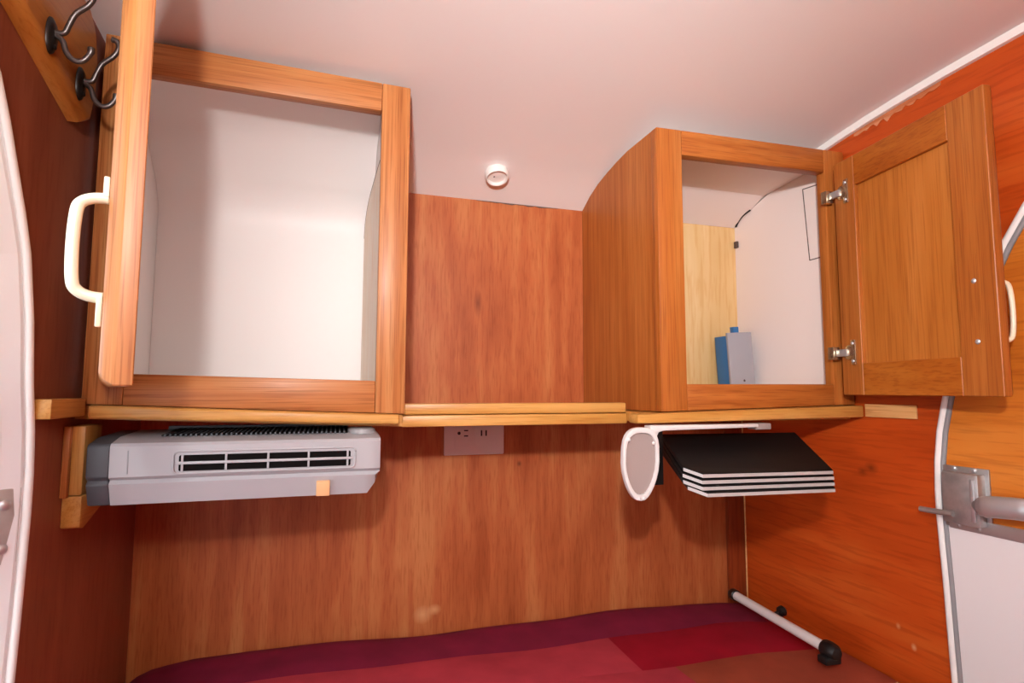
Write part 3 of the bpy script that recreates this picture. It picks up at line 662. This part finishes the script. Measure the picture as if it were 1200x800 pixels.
# ------------------------------------------------------------------ bed: mattress and patchwork quilt
ZB = [(0, .238), (.03, .247), (.10, .256), (.19, .259), (.35, .255), (.49, .252), (.84, .250), (1.04, .246), (1.12, .240), (1.2, .232)]
mt = tag(obj('mattress', box(.004, W-.006, -1.9, -.004, .001, .210), 'mattress_fabric', loc=(.6, -.95, .001), bevel=.02, seg=3), 'thick pale mattress filling the trailer floor under the quilt', 'mattress')
ql = thing('quilt', (.6, -.95, .21), 'patchwork quilt of plum, coral, crimson and terracotta patches on the bed', 'quilt')
def qh(x, y):
    z = interp(ZB, x)
    back = max(0, 1-(-y)/.02); z -= .010*back*back
    lx = max(0, 1-x/.05); z -= .010*lx*lx
    return z+.0022*math.sin(9*x+14*y)+.0015*math.sin(23*x-17*y)
def patch(x0, x1, y0, y1, mat, k0=0, k1=0):
    """k: slant of the side seams"""
    bm = bmesh.new(); nx = max(6, int((x1-x0)/.02)); ny_ = max(6, int((y1-y0)/.016)); grid = []
    for j in range(ny_+1):
        v = j/ny_; y = y0+(y1-y0)*v; row = []
        for i in range(nx+1):
            uu = i/nx; x = x0+k0*v+(x1+k1*v-x0-k0*v)*uu
            puff = min(uu*(x1-x0), (1-uu)*(x1-x0), v*(y1-y0), (1-v)*(y1-y0)); pz = .0022*min(1, puff/.012)**.5
            xx = min(max(x, .003), W-.005); yy_ = min(y, -.003)
            row.append(bm.verts.new((xx, yy_, qh(xx, yy_)-.0012+pz)))
        grid.append(row)
    for r0, r1 in zip(grid, grid[1:]):
        for i in range(nx): bm.faces.new((r0[i], r0[i+1], r1[i+1], r1[i]))
    r = bmesh.ops.extrude_face_region(bm, geom=list(bm.faces))
    for v in r['geom']:
        if isinstance(v, bmesh.types.BMVert): v.co.z = max(v.co.z-.012, .2102)
    return obj('patch', bm, mat, ql, smooth='auto')
rows_ = [(-.122, 0, [(0, 1.2, 'cloth_plum')]), (-.245, -.122, [(0, .80, 'cloth_coral'), (.80, 1.2, 'cloth_crimson')]),
         (-.37, -.245, [(0, .42, 'cloth_coral'), (.42, .86, 'cloth_coral'), (.86, 1.2, 'cloth_terracotta')]),
         (-.50, -.37, [(0, .40, 'cloth_crimson'), (.40, .86, 'cloth_terracotta'), (.86, 1.2, 'cloth_tan')])]
pal = ['cloth_plum', 'cloth_coral', 'cloth_crimson', 'cloth_terracotta', 'cloth_rose', 'cloth_tan']; y = -.50; k = 0
while y > -1.8:
    a = .36+.08*random.random(); b = .78+.08*random.random()
    rows_.append((max(y-.14, -1.88), y, [(0, a, pal[k % 6]), (a, b, pal[(k+2) % 6]), (b, 1.2, pal[(k+4) % 6])])); k += 1; y -= .14
for y0, y1, cols in rows_:
    for x0, x1, m in cols: patch(x0, x1, y0, y1, m)

rd = thing('support_rod', (1.12, -.19, .252), 'white metal rod with black rubber ends lying on the quilt along the wall', 'rod')
A = Vector((1.138, -.045, .266)); B = Vector((1.106, -.322, .272)); dv = (B-A).normalized()
obj('shaft', tube([A+dv*.006, B-dv*.006], .0088, 20), 'rod_white', rd, smooth='auto')
obj('far_cap', lathe([(0, -.012), (.008, -.011), (.0115, -.004), (.0115, .008), (.0092, .010)], A, dv, 20), 'black_rubber', rd, smooth='auto')
obj('near_cap', lathe([(.0092, -.012), (.0135, -.010), (.0145, 0), (.0135, .010), (.009, .0165), (0, .019)], B, dv, 20), 'black_rubber', rd, smooth='auto')
obj('foot', prism([B+Vector((-.020, -.012, -.006)), B+Vector((-.020, .008, -.006)), B+Vector((.008, .010, -.006)), B+Vector((.010, -.014, -.006))], (0, 0, -.0125)), 'black_rubber', rd, bevel=.003)
obj('knob', lathe([(.004, 0), (.004, .012), (.009, .014), (.010, .022), (.006, .026), (0, .027)], A+dv*.125+Vector((.007, 0, .002)), (1, 0, .25), 16), 'black_rubber', rd, smooth='auto')
